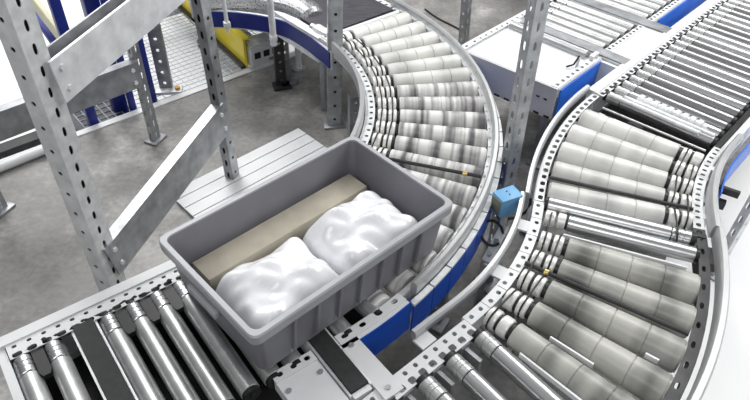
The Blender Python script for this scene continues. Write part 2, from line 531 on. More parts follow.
# inner rail
bm = B(); sweep(bm, LP, lp(.04), L1, rect(-.030, -.022, -.030, .006))
sr = obj('side_rail', bm, M['white_worn'], lcv)
bm = B(); flange(bm, LP, lp(.04), L1, -.024, -.004, .0075, .0275, .0048, .0052, -.014)
obj('hole_strip', bm, M['white_worn'], sr, solid=.003)
bm = B(); sweep(bm, LP, lp(.34), L1 - .10, [(-.046, .0), (-.036, -.002), (-.033, .006), (-.033, .032), (-.036, .036), (-.046, .036)], .02)
obj('guard_rail', bm, M['rail'], lcv)
kit, R0 = taper_kit(RI, RI + LW, 4.9, M['sleeve_grimy'], .375)
angs = [38.6 - 4.9 * i for i in range(18)]
fr = []
for a in angs:
    s_ = L0 + RI * (R(a + 90) - H0); fr.append(frame_at(LP, s_, .0))
kA = kit + [belt_for(RI, RI + .015, 4.9, R0, 1)]
kB = kit + [belt_for(RI, RI + .044, 4.9, R0, 1)]
wk, _r = taper_kit(RI, RI + LW, 4.9, M['sleeve_white'], .375)
place_rollers(lcv, wk, fr[:1]); place_rollers(lcv, wk + kA[-1:], fr[1:6:2]); place_rollers(lcv, wk + kB[-1:], fr[2:6:2])
place_rollers(lcv, kA, fr[7::2]); place_rollers(lcv, kB, fr[6::2])
# black sensing rod across the curve
s_ = L0 + RI * (R(-17.85 + 90) - H0)
bm = B(); p0, p1 = LP.P(s_, .06, .022), LP.P(s_ + .010, LW - .002, .024); cyl(bm, p0, p1, .006, 12)
rd = obj('cross_rod', bm, M['dark'], lcv)
bm = B(); e = (p1 - p0).normalized(); cyl(bm, p1 - e * .06, p1 - e * .045, .0085, 12)
obj('clamp', bm, M['brass'], rd)
for a, w_ in ((20, -.03), (-8, -.03), (25, LW - .01), (-30, LW - .01)):
    s_ = L0 + RI * (R(a + 90) - H0); p = LP.xy(s_, w_); leg_part(lcv, p.x, p.y, -.08, R(a))

# ---- belt running off the curve
bcv = thing('belt_conveyor', 'flat dark belt conveyor leaving the left curve towards the top edge', 'conveyor', LP.P(L1 + .3, LW / 2, ZF))
bm = B(); sweep(bm, LP, L1 - .005 + .0, L1 + 1.3, rect(.0, LW - .012, -.02, .012))
obj('belt', bm, M['belt'], bcv)
bm = B(); cyl(bm, LP.P(L1 - .022, .0, .010), LP.P(L1 - .022, LW - .01, .010), .0095, 16)
obj('nose_bar', bm, M['white'], bcv)
bm = B(); sweep(bm, LP, L1 - .0, L1 + 1.3, rect(LW + .012, LW + .020, -.085, .002))
sr = obj('side_rail', bm, M['white'], bcv)
bm = B(); flange(bm, LP, L1 - .0, L1 + 1.3, LW - .010, LW + .020, .004, .030, .005, .007, LW + .004)
obj('hole_strip', bm, M['white'], sr, solid=.003)
bm = B(); sweep(bm, LP, L1 + .0, L1 + 1.3, rect(-.035, -.004, -.085, .004))
obj('side_rail', bm, M['galv_light'], bcv)
for s_ in (.25, .9):
    for w_ in (0, LW - .02):
        p = LP.xy(L1 + s_, w_); leg_part(bcv, p.x, p.y, -.08, R(43))

# ================================================================== RIGHT LINE
C1 = Vector((-.285, 1.26)); r1 = .697; HR = R(43.5); WD = .330
s0p = C1 + Vector((sin(HR), -cos(HR))) * r1
HB = R(75)          # heading at the inflection
RP = Path(s0p - Vector((cos(HR), sin(HR))) * .7, HR).line(.7).arc(r1, HB - HR).line(.087).arc(1.03, R(48) - HB).line(1.7)
A0, A1, A2, A3 = RP.marks[1:5]
def s_low(a): return A0 + r1 * (R(a + 90) - HR)           # a = plan angle about the lower centre
def s_up(a): return A2 + 1.03 * R(165 - a)                # a = plan angle about the upper centre

# ---- lower straight
rls = thing('straight_roller_conveyor', 'short straight section of spaced chrome rollers at the bottom edge, right of the dark pad', 'conveyor', RP.P(A0 - .2, WD / 2, ZF))
bm = B(); sweep(bm, RP, A0 - .6, A0, rect(-.020, -.014, -.075, .004))
sr = obj('side_rail', bm, M['white'], rls)
bm = B()
flange(bm, RP, A0 - .60, A0, -.020, .000, .006, .026, .0045, .0048, -.009)
flange(bm, RP, A0 - .60, A0, .000, .020, .006, .026, .0075, .0070, .0095, .6)
obj('hole_strip', bm, M['white'], sr, solid=.003)
bm = B(); sweep(bm, RP, A0 - .6, A0, rect(WD, WD + .02, -.075, .006))
obj('side_rail', bm, M['darkflange'], rls)
kit = straight_kit(WD - .02, M['chrome'], headmat='satin')
place_rollers(rls, kit, [frame_at(RP, A0 + s_, .022, 0, R(-3)) for s_ in (-.31, -.232, -.153, -.082, -.004)])
for s_ in (-.19, -.115, -.04):
    bm = B(); sweep(bm, RP, A0 + s_ - .004, A0 + s_ + .004, rect(.006, .060, -.05, -.004)); sweep(bm, RP, A0 + s_ - .012, A0 + s_ + .012, rect(.012, .022, -.04, .003))
    obj('axle_bracket', bm, M['galv_dark'], rls)
for s_ in (-.2,):
    for w_ in (.0, WD):
        p = RP.xy(A0 + s_, w_); leg_part(rls, p.x, p.y, -.08, HR)

# ---- lower curve
rlc = thing('curved_roller_conveyor', 'right lower curve of the S-shaped conveyor with pale tapered rollers, dark right flange', 'conveyor', RP.P(A0 + .2, WD / 2, ZF))
bm = B(); sweep(bm, RP, A0, A1 + .04, rect(-.026, -.018, -.075, .004))
sr = obj('side_rail', bm, M['white'], rlc)
bm = B()
n_ = 7
for i in range(n_):
    q0 = A0 + (A1 + .04 - A0) * i / n_; q1 = A0 + (A1 + .04 - A0) * (i + 1) / n_
    flange(bm, RP, q0 + .001, q1 - .001, -.026, -.002, .006, .03, .0052, .0050, -.012 if i % 2 else -.015)
obj('hole_strip', bm, M['white'], sr, solid=.003)
bm = B(); sweep(bm, RP, A0 - .15, A1 + .045, rect(WD + .022, WD + .028, -.075, .004))
sr = obj('side_rail', bm, M['darkflange'], rlc)
bm = B(); flange(bm, RP, A0 - .15, A1 + .045, WD + .004, WD + .026, .006, .036, .006, .004, WD + .014)
obj('hole_strip', bm, M['darkflange'], sr, solid=.003)
kit, R0 = taper_kit(r1, r1 + WD + .006, 5.2, M['sleeve'], .37)
kA = kit + [belt_for(r1, r1 + .015, 5.2, R0, 1)]
kB = kit + [belt_for(r1, r1 + .044, 5.2, R0, 1)]
al = [-42.5, -37.3, -32.1, -26.9, -21.7]
fr = [frame_at(RP, s_low(a), .0) for a in al]
place_rollers(rlc, kA, fr[0::2]); place_rollers(rlc, kB, fr[1::2])
k2 = straight_kit(WD - .052, M['chrome'], heads=False)
kg = [k2[0]]
hub = []
for (a, b) in ((-.048, -.026), (-.020, -.002)):
    bm = B(); lathe(bm, (a * S, 0, 0), (b * S, 0, 0), [(0, .01), (0, RS * S - .002), (.1, RS * S), (.9, RS * S), (1, RS * S - .002), (1, .01)], 28); hub.append(proto('hub', bm, M['hub']))
place_rollers(rlc, kg + hub + [k2[1]], [frame_at(RP, A1 - .006, .052, 0, R(-3))])
# rods and light strips between the rollers
for a, m_ in ((-29.5, 'dark'),):
    bm = B(); p0, p1 = RP.P(s_low(a), -.002, .013), RP.P(s_low(a) - .006, WD, .017); cyl(bm, p0, p1, .0065, 12)
    rd = obj('cross_rod', bm, M[m_], rlc)
    e = (p1 - p0).normalized(); bm = B(); cyl(bm, p0 + e * .058, p0 + e * .070, .009, 12); obj('clamp', bm, M['brass'], rd)
for a, w0, w1 in ((-34.7, WD - .055, WD - .03), (-39.9, .12, WD - .12), (-45.0, .10, .235), (-19.2, .05, WD - .02)):
    bm = B(); sweep(bm, RP, s_low(a) - .0016, s_low(a) + .0016, rect(w0, w1, -.004, .008)); obj('light_strip', bm, M['white'], rlc)
for a, w_ in ((-30, -.01), (-20, WD + .01), (-40, WD + .01)):
    p = RP.xy(s_low(a), w_); leg_part(rlc, p.x, p.y, -.08, R(a))

# ---- upper curve
ruc = thing('curved_roller_conveyor', 'right upper curve of the S-shaped conveyor with bright white tapered rollers, pulleys at right', 'conveyor', RP.P(A2 + .25, WD / 2, ZF))
bm = B(); sweep(bm, RP, A1 + .04, A3, rect(-.028, -.020, -.075, .004))
sr = obj('side_rail', bm, M['white'], ruc)
bm = B(); flange(bm, RP, A1 + .042, A3, -.026, -.004, .006, .026, .0075, .0060, -.013, .7)
obj('hole_strip', bm, M['white'], sr, solid=.003)
bm = B(); sweep(bm, RP, A1 + .045, A3, rect(WD + .018, WD + .026, -.075, .004))
sr = obj('side_rail', bm, M['white'], ruc)
bm = B(); flange(bm, RP, A2 - .03, A3, WD - .000, WD + .024, .006, .032, .0065, .006, WD + .012)
obj('hole_strip', bm, M['white_worn'], sr, solid=.003)
bm = B(); flange(bm, RP, A1 + .03, A2 - .03, WD - .002, WD + .024, .008, .026, .0075, .006, WD + .010)
obj('joint_plate', bm, M['darkflange'], sr, solid=.003)
rin = 1.03 - WD
kit, R0 = taper_kit(rin, 1.03, 5.1, M['sleeve_white'], .395)
kA = kit + [belt_for(rin, rin + .015, 5.1, R0, 1)]
kB = kit + [belt_for(rin, rin + .044, 5.1, R0, 1)]
au = [144.8, 149.9, 155.0, 160.1, 165.0]
fr = [frame_from_right(RP, s_up(a), WD, 0) for a in au]
place_rollers(ruc, kA, fr[1::2]); place_rollers(ruc, kB, fr[0::2])
k2 = straight_kit(WD - .008, M['chrome'], flip=True)
place_rollers(ruc, k2, [frame_at(RP, A1 + .044, .004, 0, R(-3))])
for a in (162.6,):
    bm = B(); p0, p1 = RP.P(s_up(a), .0, .012), RP.P(s_up(a), WD, .014); cyl(bm, p0, p1, .006, 12)
    p0, p1 = RP.P(s_up(a) + .010, .0, .006), RP.P(s_up(a) + .010, WD, .008); cyl(bm, p0, p1, .004, 12)
    obj('cross_rod', bm, M['dark'], ruc)
# wiring tray and bars in the gap before the straight part
bm = B(); sweep(bm, RP, s_up(142.6), A3 - .012, rect(.0, WD, -.045, -.035)); obj('cable_tray', bm, M['tray_and_shade'], ruc)
for a, zz in ((141.8, -.004), (140.6, .004)):
    bm = B(); cyl(bm, RP.P(s_up(a), .03, zz), RP.P(s_up(a), WD - .01, zz), .0045, 10); obj('cross_rod', bm, M['chrome'], ruc)
bm = B(); sweep(bm, RP, s_up(143.0) + .004, s_up(143.0) + .016, rect(.05, .075, -.03, .004)); sweep(bm, RP, s_up(141.5), s_up(141.5) + .02, rect(.11, .15, -.03, -.004)); obj('terminal_box', bm, M['darkflange'], ruc)
for a, w_ in ((155, -.01), (142, WD + .01)):
    p = RP.xy(s_up(a), w_); leg_part(ruc, p.x, p.y, -.08, R(a))

# ---- guide rails of the S line (each runs through both curves in the photo: part of the curve it starts on)
gp = [(-.060, .004), (-.052, .002), (-.048, .008), (-.048, .022), (-.052, .026), (-.060, .026)]
bm = B(); sweep(bm, RP, A0 - .105, A1 + .04, gp, .02)
gd = obj('guard_rail', bm, M['rail'], rlc)
for q in (A0 - .09, A0 + .16, A0 + .33):
    bm = B(); sweep(bm, RP, q - .018, q + .018, rect(-.052, -.024, .000, .005)); obj('bracket', bm, M['white'], gd)
bm = B(); sweep(bm, RP, A1 + .04, A3, [(w + .010, z) for w, z in gp], .02)
gd = obj('guard_rail', bm, M['rail'], ruc)
gr = [(WD + .036, .004), (WD + .050, .004), (WD + .054, .010), (WD + .054, .036), (WD + .050, .042), (WD + .040, .042), (WD + .036, .036)]
bm = B(); sweep(bm, RP, A0 - .25, A1 + .04, gr, .02)
gd = obj('guard_rail', bm, M['rail'], rlc)
for q in (A0 + .05, A1 - .01):
    bm = B(); sweep(bm, RP, q - .018, q + .018, rect(WD + .020, WD + .044, -.02, .004)); obj('bracket', bm, M['darkflange'], gd)
gq = [(w - .016, z) for w, z in gr]
bm = B(); sweep(bm, RP, A1 + .04, A3 + .05, [(w - .006, z) for w, z in gr], .02)
gd = obj('guard_rail', bm, M['rail'], ruc)
for a in (163, 146):
    bm = B(); q = s_up(a); sweep(bm, RP, q - .014, q + .014, rect(WD + .018, WD + .036, -.02, .006)); obj('bracket', bm, M['white_worn'], gd)
bm = B(); sweep(bm, RP, s_up(154), A3 + .22, rect(WD + .060, WD + .064, -.075, .010))
obj('side_cover', bm, M['blue_lit'], ruc)
bm = B(); q = s_up(150)
sweep(bm, RP, q - .012, q + .004, rect(WD + .050, WD + .105, -.02, -.002)); sweep(bm, RP, q - .05, q - .02, rect(WD + .055, WD + .085, -.05, -.03))
obj('clamp', bm, M['dark'], ruc)

# ---- upper straight
rus = thing('straight_roller_conveyor', 'long straight run of closely spaced steel rollers at top right', 'conveyor', RP.P(A3 + .5, WD / 2, ZF))
e0 = A3; e1 = A3 + 1.5
bm = B(); sweep(bm, RP, e0, e1, rect(-.044, -.014, -.075, .014))
sr = obj('side_rail', bm, M['white'], rus)
bm = B(); flange(bm, RP, e0, e1, -.016, .006, .010, .0255, .0075, .0065, -.003, .6)
obj('hole_strip', bm, M['white'], sr, solid=.003)
bm = B(); sweep(bm, RP, e0, e1, rect(WD - .002, WD + .012, -.075, .004))
obj('side_rail', bm, M['dark'], rus)
bm = B(); sweep(bm, RP, e0, e1, rect(WD + .014, WD + .032, -.075, .000))
obj('side_cover', bm, M['white'], rus)
bm = B(); sweep(bm, RP, e0, e1, rect(.0, WD, -.075, -.065))
obj('gap_shade_sheet', bm, M['tray_and_shade'], rus)  # added dark sheet, painted shade below the close-set rollers
kC = straight_kit(WD - .016, M['chrome'], headmat='satin', r=.0165)
kS = straight_kit(WD - .016, M['steel_dark'], headmat='chrome', r=.0165)
frC, frS = [], []
q = e0 + .028; i = 0
while q < e0 + 1.30:
    (frC if i % 4 in (0, 1) and i not in (4, 9) else frS).append(frame_at(RP, q, .006)); q += .0455; i += 1
place_rollers(rus, kC, frC); place_rollers(rus, kS, frS)
# the two ribbed white-collared rollers at its near end
bm = B()
pr = [(.0, .016)]
for j in range(9):
    a = .02 + j * .106
    pr += [(a, .020), (a + .004, .0275), (a + .066, .0275), (a + .070, .020)]
pr += [(1, .016)]
lathe(bm, (0, 0, 0), ((WD - .13) * S, 0, 0), pr, 24)
kr = [proto('ribbed_roller', bm, M['white_worn'])]
place_rollers(rus, kr, [frame_at(RP, e0 + .050, .085, .012)])
for s_, w0, w1 in ((.012, .02, WD - .05), (.030, .055, WD - .015)):
    bm = B(); cyl(bm, RP.P(e0 + s_, w0, .016), RP.P(e0 + s_, w1, .016), .0095, 14); obj('cover_bar', bm, M['white_worn'], rus)
for s_ in (.2, .9):
    for w_ in (-.01, WD):
        p = RP.xy(e0 + s_, w_); leg_part(rus, p.x, p.y, -.08, R(48))

# ---- parallel transfer conveyor at the top
ttc = thing('transfer_conveyor', 'white-decked transfer conveyor behind the slotted post, blue side plate facing right', 'conveyor', RP.P(A3 + .1, -.28, ZF))
tl, tr = -.462, -.108
bm = B(); sweep(bm, RP, A3 - .055, A3 + .18, rect(tl + .016, tr - .004, -.01, .004))
dk = obj('deck', bm, M['white'], ttc)
bm = B(); sweep(bm, RP, A3 - .058, A3 - .050, rect(tl, tr, -.095, .010))
ep = obj('end_plate', bm, M['lav'], ttc)
for w_ in (tl + .065, tl + .090, tr - .055, tr - .03): 
    bm = B(); box(bm, RP.P(A3 - .0585, w_, -.035), (.014, .004, .006), Matrix.Rotation(R(48 - 90), 4, 'Z')); obj('slot', bm, M['black'], ep)
for k in range(9):
    bm = B(); box(bm, RP.P(A3 - .0585, tl + .06 + .035 * k, -.090), (.024, .005, .008), Matrix.Rotation(R(48 - 90), 4, 'Z')); obj('slot', bm, M['black'], ep)
bm = B(); sweep(bm, RP, A3 - .05, A3 + 1.4, rect(tl - .004, tl + .002, -.095, .008))
sr = obj('side_rail', bm, M['white'], ttc)
bm = B(); flange(bm, RP, A3 - .05, A3 + 1.4, tl - .002, tl + .022, .010, .030, .0045, .0045, tl + .012)
obj('hole_strip', bm, M['white'], sr, solid=.003)
bm = B(); sweep(bm, RP, A3 - .05, A3 + .20, rect(tr - .004, tr + .002, -.02, .008)); sweep(bm, RP, A3 + .27, A3 + 1.4, rect(tr - .004, tr + .002, -.09, .008))
sr = obj('side_rail', bm, M['white'], ttc)
bm = B(); flange(bm, RP, A3 - .05, A3 + .20, tr - .026, tr - .001, .010, .027, .006, .006, tr - .014)
flange(bm, RP, A3 + .26, A3 + .50, tr - .022, tr - .001, .010, .024, .0055, .0055, tr - .012)
flange(bm, RP, A3 + .56, A3 + 1.4, tr - .022, tr - .001, .010, .024, .0055, .0055, tr - .012)
obj('hole_strip', bm, M['white'], sr, solid=.003)
bm = B(); sweep(bm, RP, A3 - .046, A3 + .185, rect(tr + .003, tr + .007, -.085, .004))
obj('side_cover', bm, M['blue_lit'], ttc)
bm = B(); sweep(bm, RP, A3 + .60, A3 + 1.4, rect(tr + .003, tr + .007, -.085, .004))
obj('side_cover', bm, M['blue_lit'], ttc)
for q in (.188, .56):
    bm = B(); sweep(bm, RP, A3 + q, A3 + q + .012, rect(tr + .003, -.036, -.085, .004)); obj('cross_plate', bm, M['white'], ttc)
for a, b in ((.208, .250), (.503, .553)):
    bm = B(); sweep(bm, RP, A3 + a, A3 + b, rect(tl + .024, -.036, -.02, .015))
    pd = obj('belt_pad', bm, M['galv_dark'], ttc)
    bm = B()
    for e_ in (a - .002, b + .002): sweep(bm, RP, A3 + e_ - .0015, A3 + e_ + .0015, rect(tl + .024, -.036, -.03, .010))
    obj('pad_edge', bm, M['white_worn'], pd)
bm = B(); sweep(bm, RP, A3 + .258, A3 + .495, rect(tr + .002, -.036, -.012, .011))
obj('bridge_plate', bm, M['white'], ttc)
bm = B(); sweep(bm, RP, A3 + .185, A3 + 1.3, rect(tl + .02, tr - .01, -.075, -.065))
obj('gap_shade_sheet', bm, M['tray_and_shade'], ttc)  # shade between these rollers, put in as a black sheet
bm = B(); cyl(bm, RP.P(A3 + .178, tl + .03, .010), RP.P(A3 + .178, tr - .04, .010), .0165 * S, 20)
obj('idler_tube', bm, M['rail'], ttc)
for q, w_, z_, sz in ((.185, tr - .02, .012, (.055, .02, .03)), (.10, tr - .03, .022, (.012, .012, .05)), (.19, tl + .04, .012, (.06, .02, .03))):
    bm = B(); box(bm, RP.P(A3 + q, w_, z_), sz, Matrix.Rotation(R(48), 4, 'Z'), .003); obj('bearing_block', bm, M['white_worn'], ttc)
bm = B(); tube(bm, [RP.P(A3 + .07, tr - .05, .01), RP.P(A3 + .085, tr - .035, .018), RP.P(A3 + .10, tr - .03, .045)], .004, 6)
obj('wire', bm, M['black'], ttc)
kT = straight_kit(tr - tl - .055, M['satin'], headmat='chrome')
fT = [frame_at(RP, A3 + s_, tl + .028) for s_ in (.275, .324, .373, .422, .471)] + [frame_at(RP, A3 + .58 + .0495 * k, tl + .028) for k in range(13)]
place_rollers(ttc, kT, fT)
for s_ in (-.02, .7):
    for w_ in (tl + .02, tr - .02):
        p = RP.xy(A3 + s_, w_); leg_part(ttc, p.x, p.y, -.09, R(48))

# ================================================================== RACK POSTS
def upright(parent, x, y, zt, rot, a, b, lm, rm, left='round', right='slot', lean=(0, 0), name='upright', closed=False, third=True):  # lm, rm: face colours that put lit and shaded sides into one post
    """open channel post: face of width a facing local -Y, face of width b facing local +X, corner at origin"""
    mz = Matrix.Rotation(rot, 3, 'Z')
    H = zt - ZF
    def pt(lx, ly, z):
        v = mz @ Vector((lx, ly, 0)); k = (z - ZF) / H
        return W(x + v.x + lean[0] * k, y + v.y + lean[1] * k, z)
    hole = {'round': (.056, .0055, .0055, 1.), 'slot': (.046, .0115, .0045, .75)}
    bm = B()
    h = hole[left]; perf(bm, lambda s, w: pt(-w, 0, s), ZF + .004, zt, 0, a, h[0], h[1], min(h[2], a * .25), a * .5, h[3])
    o = obj(name, bm, M[lm], parent, solid=.003)
    bm = B()
    h = hole[right]; perf(bm, lambda s, w: pt(0, w, s), ZF + .004, zt, 0, b, h[0], h[1], min(h[2], b * .25), b * .5, h[3])
    o2 = obj('slotted_face', bm, M[rm], o, solid=.003)
    if third:
        bm = B(); h = hole[right]; perf(bm, lambda s, w: pt(-a, w, s), ZF + .004, zt, 0, b, h[0], h[1], min(h[2], b * .25), b * .5, h[3])
        obj('slotted_face', bm, M[lm], o, solid=.003)
    if closed:                       # inner web added to put dark shade behind the holes
        bm = B(); vs_ = [[bm.verts.new(pt(lx, ly, z)) for z in (ZF + .006, zt - .002)] for lx, ly in ((-.006, b - .003), (-.006, .008), (-a + .006, .008), (-a + .006, b - .003))]
        for u_, v_ in zip(vs_, vs_[1:]): bm.faces.new((u_[0], v_[0], v_[1], u_[1]))
        obj('hole_shade_web', bm, M['dark'], o, solid=.002)
    bm = B(); c = pt(-a / 2, b / 2, ZF + .004); box(bm, c, ((a + .03) * S, (b + .03) * S, .008 * S), mz.to_4x4(), .002)
    obj('foot_plate', bm, M['galv_dark'], o)
    return o, pt

def channel_beam(parent, p0, p1, hgt, dep, m, name, nrm):
    """C-section between two plan points (x,y,z centre of web); flanges go back against nrm"""
    p0 = W(*p0); p1 = W(*p1); e = (p1 - p0).normalized(); n = Vector(nrm).normalized()
    n = (n - e * n.dot(e)).normalized(); u = n.cross(e).normalized()
    if u.z < 0: u = -u
    h = hgt * S / 2; d = dep * S; t = .004
    prof = [(-h, 0), (h, 0), (h, -d), (h - t, -d), (h - t, -t), (-h + t, -t), (-h + t, -d), (-h, -d)]
    bm = B(); ra = [bm.verts.new(p0 + u * a + n * b) for a, b in prof]; rb = [bm.verts.new(p1 + u * a + n * b) for a, b in prof]
    k = len(prof)
    for i in range(k): bm.faces.new((ra[i], ra[(i + 1) % k], rb[(i + 1) % k], rb[i]))
    bm.faces.new(ra); bm.faces.new(rb)
    o = obj(name, bm, M[m], parent, smooth=False)
    for c in (p0 + e * .03, p1 - e * .03):
        for sg in (-1, 1):
            bm = B(); q = c + u * sg * h * .5; cyl(bm, q, q + n * .006, .009, 6); obj('bolt', bm, M['galv_light'], o)
    return o

rk = thing('storage_rack', 'pale galvanised rack frame of two perforated posts joined by bars, left foreground', 'rack', W(-.55, 1.25, ZF))
p1x, p1y = -.637, 1.000; p2x, p2y = -.440, 1.500
an = math.atan2(p2y - p1y, p2x - p1x)
rotp = an - PI / 2
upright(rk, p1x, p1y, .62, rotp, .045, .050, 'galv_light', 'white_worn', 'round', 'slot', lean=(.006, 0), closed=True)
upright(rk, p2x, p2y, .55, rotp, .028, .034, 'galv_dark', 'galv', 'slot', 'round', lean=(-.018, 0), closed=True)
nr = (cos(an - PI / 2), sin(an - PI / 2), 0)
off = Vector((nr[0], nr[1])) * .006
channel_beam(rk, (p1x + off.x + .026, p1y + off.y + .030, .340), (p2x + off.x - .010, p2y + off.y + .02, .372), .092, .006, 'galv_light', 'cross_bar', nr)
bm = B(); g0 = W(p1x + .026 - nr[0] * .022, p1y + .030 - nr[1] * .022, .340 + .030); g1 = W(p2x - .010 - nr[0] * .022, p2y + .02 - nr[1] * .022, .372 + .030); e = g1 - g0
box(bm, (g0 + g1) / 2, (e.length, .006, .050 * S), e.to_track_quat('X', 'Z').to_matrix().to_4x4(), .001); obj('shaded_flange_plate', bm, M['galv_dark'], rk)  # dark plate added as the bar's shaded top flange
channel_beam(rk, (p1x + off.x + .012, p1y + off.y + .02, -.150), (p2x + off.x, p2y + off.y + .02, -.065), .105, .03, 'galv', 'diagonal_brace', nr)

rk2 = thing('storage_rack', 'rear rack post with a level grey bar running left behind the front rack', 'rack', W(-.737, 1.686, ZF))
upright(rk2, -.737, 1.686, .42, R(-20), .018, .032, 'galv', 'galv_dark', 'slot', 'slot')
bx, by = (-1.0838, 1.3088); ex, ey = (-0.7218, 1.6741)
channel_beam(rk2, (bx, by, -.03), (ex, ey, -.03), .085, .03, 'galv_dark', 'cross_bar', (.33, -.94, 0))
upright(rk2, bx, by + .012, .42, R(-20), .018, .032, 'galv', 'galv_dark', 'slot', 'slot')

def lone(label, x, y, zt, rot, a, b, lm, rm, left, right, lean=(0, 0), closed=False):
    t = thing('rack_post', label, 'post', W(x, y, ZF), group='rack posts among the conveyors')
    upright(t, x, y, zt, R(rot), a, b, lm, rm, left, right, lean=lean, name='channel', closed=closed)
    return t
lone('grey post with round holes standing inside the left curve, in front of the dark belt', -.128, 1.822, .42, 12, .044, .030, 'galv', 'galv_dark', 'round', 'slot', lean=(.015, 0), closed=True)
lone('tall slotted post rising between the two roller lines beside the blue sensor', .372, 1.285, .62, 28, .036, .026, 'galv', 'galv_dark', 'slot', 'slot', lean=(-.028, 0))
lone('slim post with a shaded and a lit face behind the left corner of the white deck', .352, 2.330, .30, 40, .026, .030, 'galv_dark', 'white', 'slot', 'round', lean=(-.03, 0))
lone('perforated pale post on the overlit white floor at the right edge', .955, 1.20, .30, 35, .030, .020, 'galv_light', 'galv', 'round', 'slot')

# ================================================================== SENSOR
sx, sy = RP.xy(A1 + .01, -.085)
sx, sy = (0.3075, 1.1188)
sn = thing('photo_sensor', 'light blue box sensor with a dark lens on a bracket between the two curves', 'sensor', W(sx, sy, ZF))
mz = Matrix.Rotation(R(-62), 4, 'Z')
bm = B(); box(bm, W(sx, sy, .005), (.042 * S, .058 * S, .052 * S), mz, .004)
hs = obj('housing', bm, M['sensor'], sn)
bm = B(); d = mz.to_3x3() @ Vector((0, -.0295 * S, 0)); box(bm, W(sx, sy, .005) + d, (.032 * S, .004, .040 * S), mz, .001)
obj('lens', bm, M['lens'], sn)
bm = B()
for dx in (-.006, .006): 
    q = W(sx, sy, .0315) + mz.to_3x3() @ Vector((dx * S, .0, 0)); cyl(bm, q, q + Vector((0, 0, .002)), .0025, 8)
obj('indicator', bm, M['black'], hs)
bm = B(); box(bm, W(sx + .004, sy + .01, -.16), (.012, .03, .27 * S), mz, .002); box(bm, W(sx + .004, sy + .01, ZF + .004), (.09, .07, .008 * S), mz, .002)
obj('stand', bm, M['galv_dark'], sn)
bm = B(); q = W(sx, sy, .0); r_ = mz.to_3x3() @ Vector((0, .03 * S, 0))
tube(bm, [q + r_ + Vector((.05 * sin(t * .55) , .02 * t * .1, -.012 * t + .03 * sin(t * .9))) for t in range(12)], .005, 8)
obj('cable', bm, M['black'], sn)
bm = B(); cx, cy = (0.2792, 1.0778)
tube(bm, [W(cx + .026 * cos(2 * PI * k / 20), cy + .030 * sin(2 * PI * k / 20), -.06 + .012 * sin(2 * PI * k / 20)) for k in range(18)], .0045, 8)
o = obj('cable_loop', bm, M['black'], sn)
ax_, ay_ = (0.2992, 1.0950)
act = thing('bracket_arm', 'angled steel arm with fittings under the sensor, between the curves', 'bracket', W(ax_, ay_, ZF))
bm = B(); x0, y0 = (0.2649, 1.0212); x1, y1 = (0.3131, 1.1033)
c = (W(x0, y0, -.10) + W(x1, y1, -.06)) / 2; e = (W(x1, y1, -.06) - W(x0, y0, -.10)); 
rot = e.to_track_quat('X', 'Z').to_matrix().to_4x4()
box(bm, c, (e.length, .03, .012), rot, .002); 
obj('arm', bm, M['white_worn'], act)
bm = B(); box(bm, W(x0, y0, -.20), (.02, .03, .2 * S), None, .002); obj('post', bm, M['galv_dark'], act)
for k, t in enumerate((.15, .5, .85)):
    bm = B(); q = W(x0, y0, -.10) + e * t; cyl(bm, q, q + Vector((0, 0, .016)), .008, 8); obj('bolt', bm, M['galv'], act)

# ================================================================== TOTE AND CONTENTS
ta = R(45)
tcx, tcy = (-0.1185, 0.8714)
tz0 = .0239
TW = Matrix.Translation(W(tcx, tcy, tz0)) @ Matrix.Rotation(ta, 4, 'Z')
TL, TWd, TH = .64, .395, .18
def ring(bm, l, w, z, r=.02, k=4):
    pts = []
    for cx_, cy_, a_ in ((l / 2 - r, w / 2 - r, 0), (-l / 2 + r, w / 2 - r, 90), (-l / 2 + r, -w / 2 + r, 180), (l / 2 - r, -w / 2 + r, 270)):
        for j in range(k + 1):
            t = R(a_ + 90 * j / k); pts.append(bm.verts.new(TW @ Vector((cx_ + r * cos(t), cy_ + r * sin(t), z))))
    return pts
def loft(bm, rs, cap0=True, cap1=True):
    for a, b in zip(rs, rs[1:]):
        for i in range(len(a)): bm.faces.new((a[i], a[(i + 1) % len(a)], b[(i + 1) % len(a)], b[i]))
    if cap0: bm.faces.new(rs[0])
    if cap1: bm.faces.new(rs[-1])
tt = thing('plastic_tote', 'grey open plastic tote riding on the rollers where the left line starts to curve', 'tote', TW.translation.copy(), ta)
bm = B()
loft(bm, [ring(bm, TL - .05, TWd - .05, 0), ring(bm, TL - .04, TWd - .04, .004), ring(bm, TL - .008, TWd - .008, TH), ring(bm, TL - .016, TWd - .016, TH), ring(bm, TL - .052, TWd - .052, .008)])
body = obj('body', bm, M['tote'], tt)
bm = B()
loft(bm, [ring(bm, TL - .010, TWd - .010, TH - .028), ring(bm, TL + .012, TWd + .012, TH - .026), ring(bm, TL + .014, TWd + .014, TH), ring(bm, TL + .008, TWd + .008, TH + .004), ring(bm, TL - .016, TWd - .016, TH + .004), ring(bm, TL - .018, TWd - .018, TH - .028)], False, False)
obj('rim', bm, M['tote_rim'], tt)
for sg in (-1, 1):
    bm = B()
    for k in range(-3, 4):
        box(bm, TW @ Vector((k * .07, sg * (TWd / 2 - .010), TH * .45)), (.008, .012, TH * .7), Matrix.Rotation(ta, 4, 'Z') @ Matrix.Rotation(R(-sg * 5.5), 4, 'X'), .002)
    obj('rib', bm, M['tote'], body)
    bm = B(); box(bm, TW @ Vector((sg * (TL / 2 + .008), 0, TH - .05)), (.014, .12, .022), Matrix.Rotation(ta, 4, 'Z'), .003)
    obj('handle', bm, M['tote_rim'], tt)
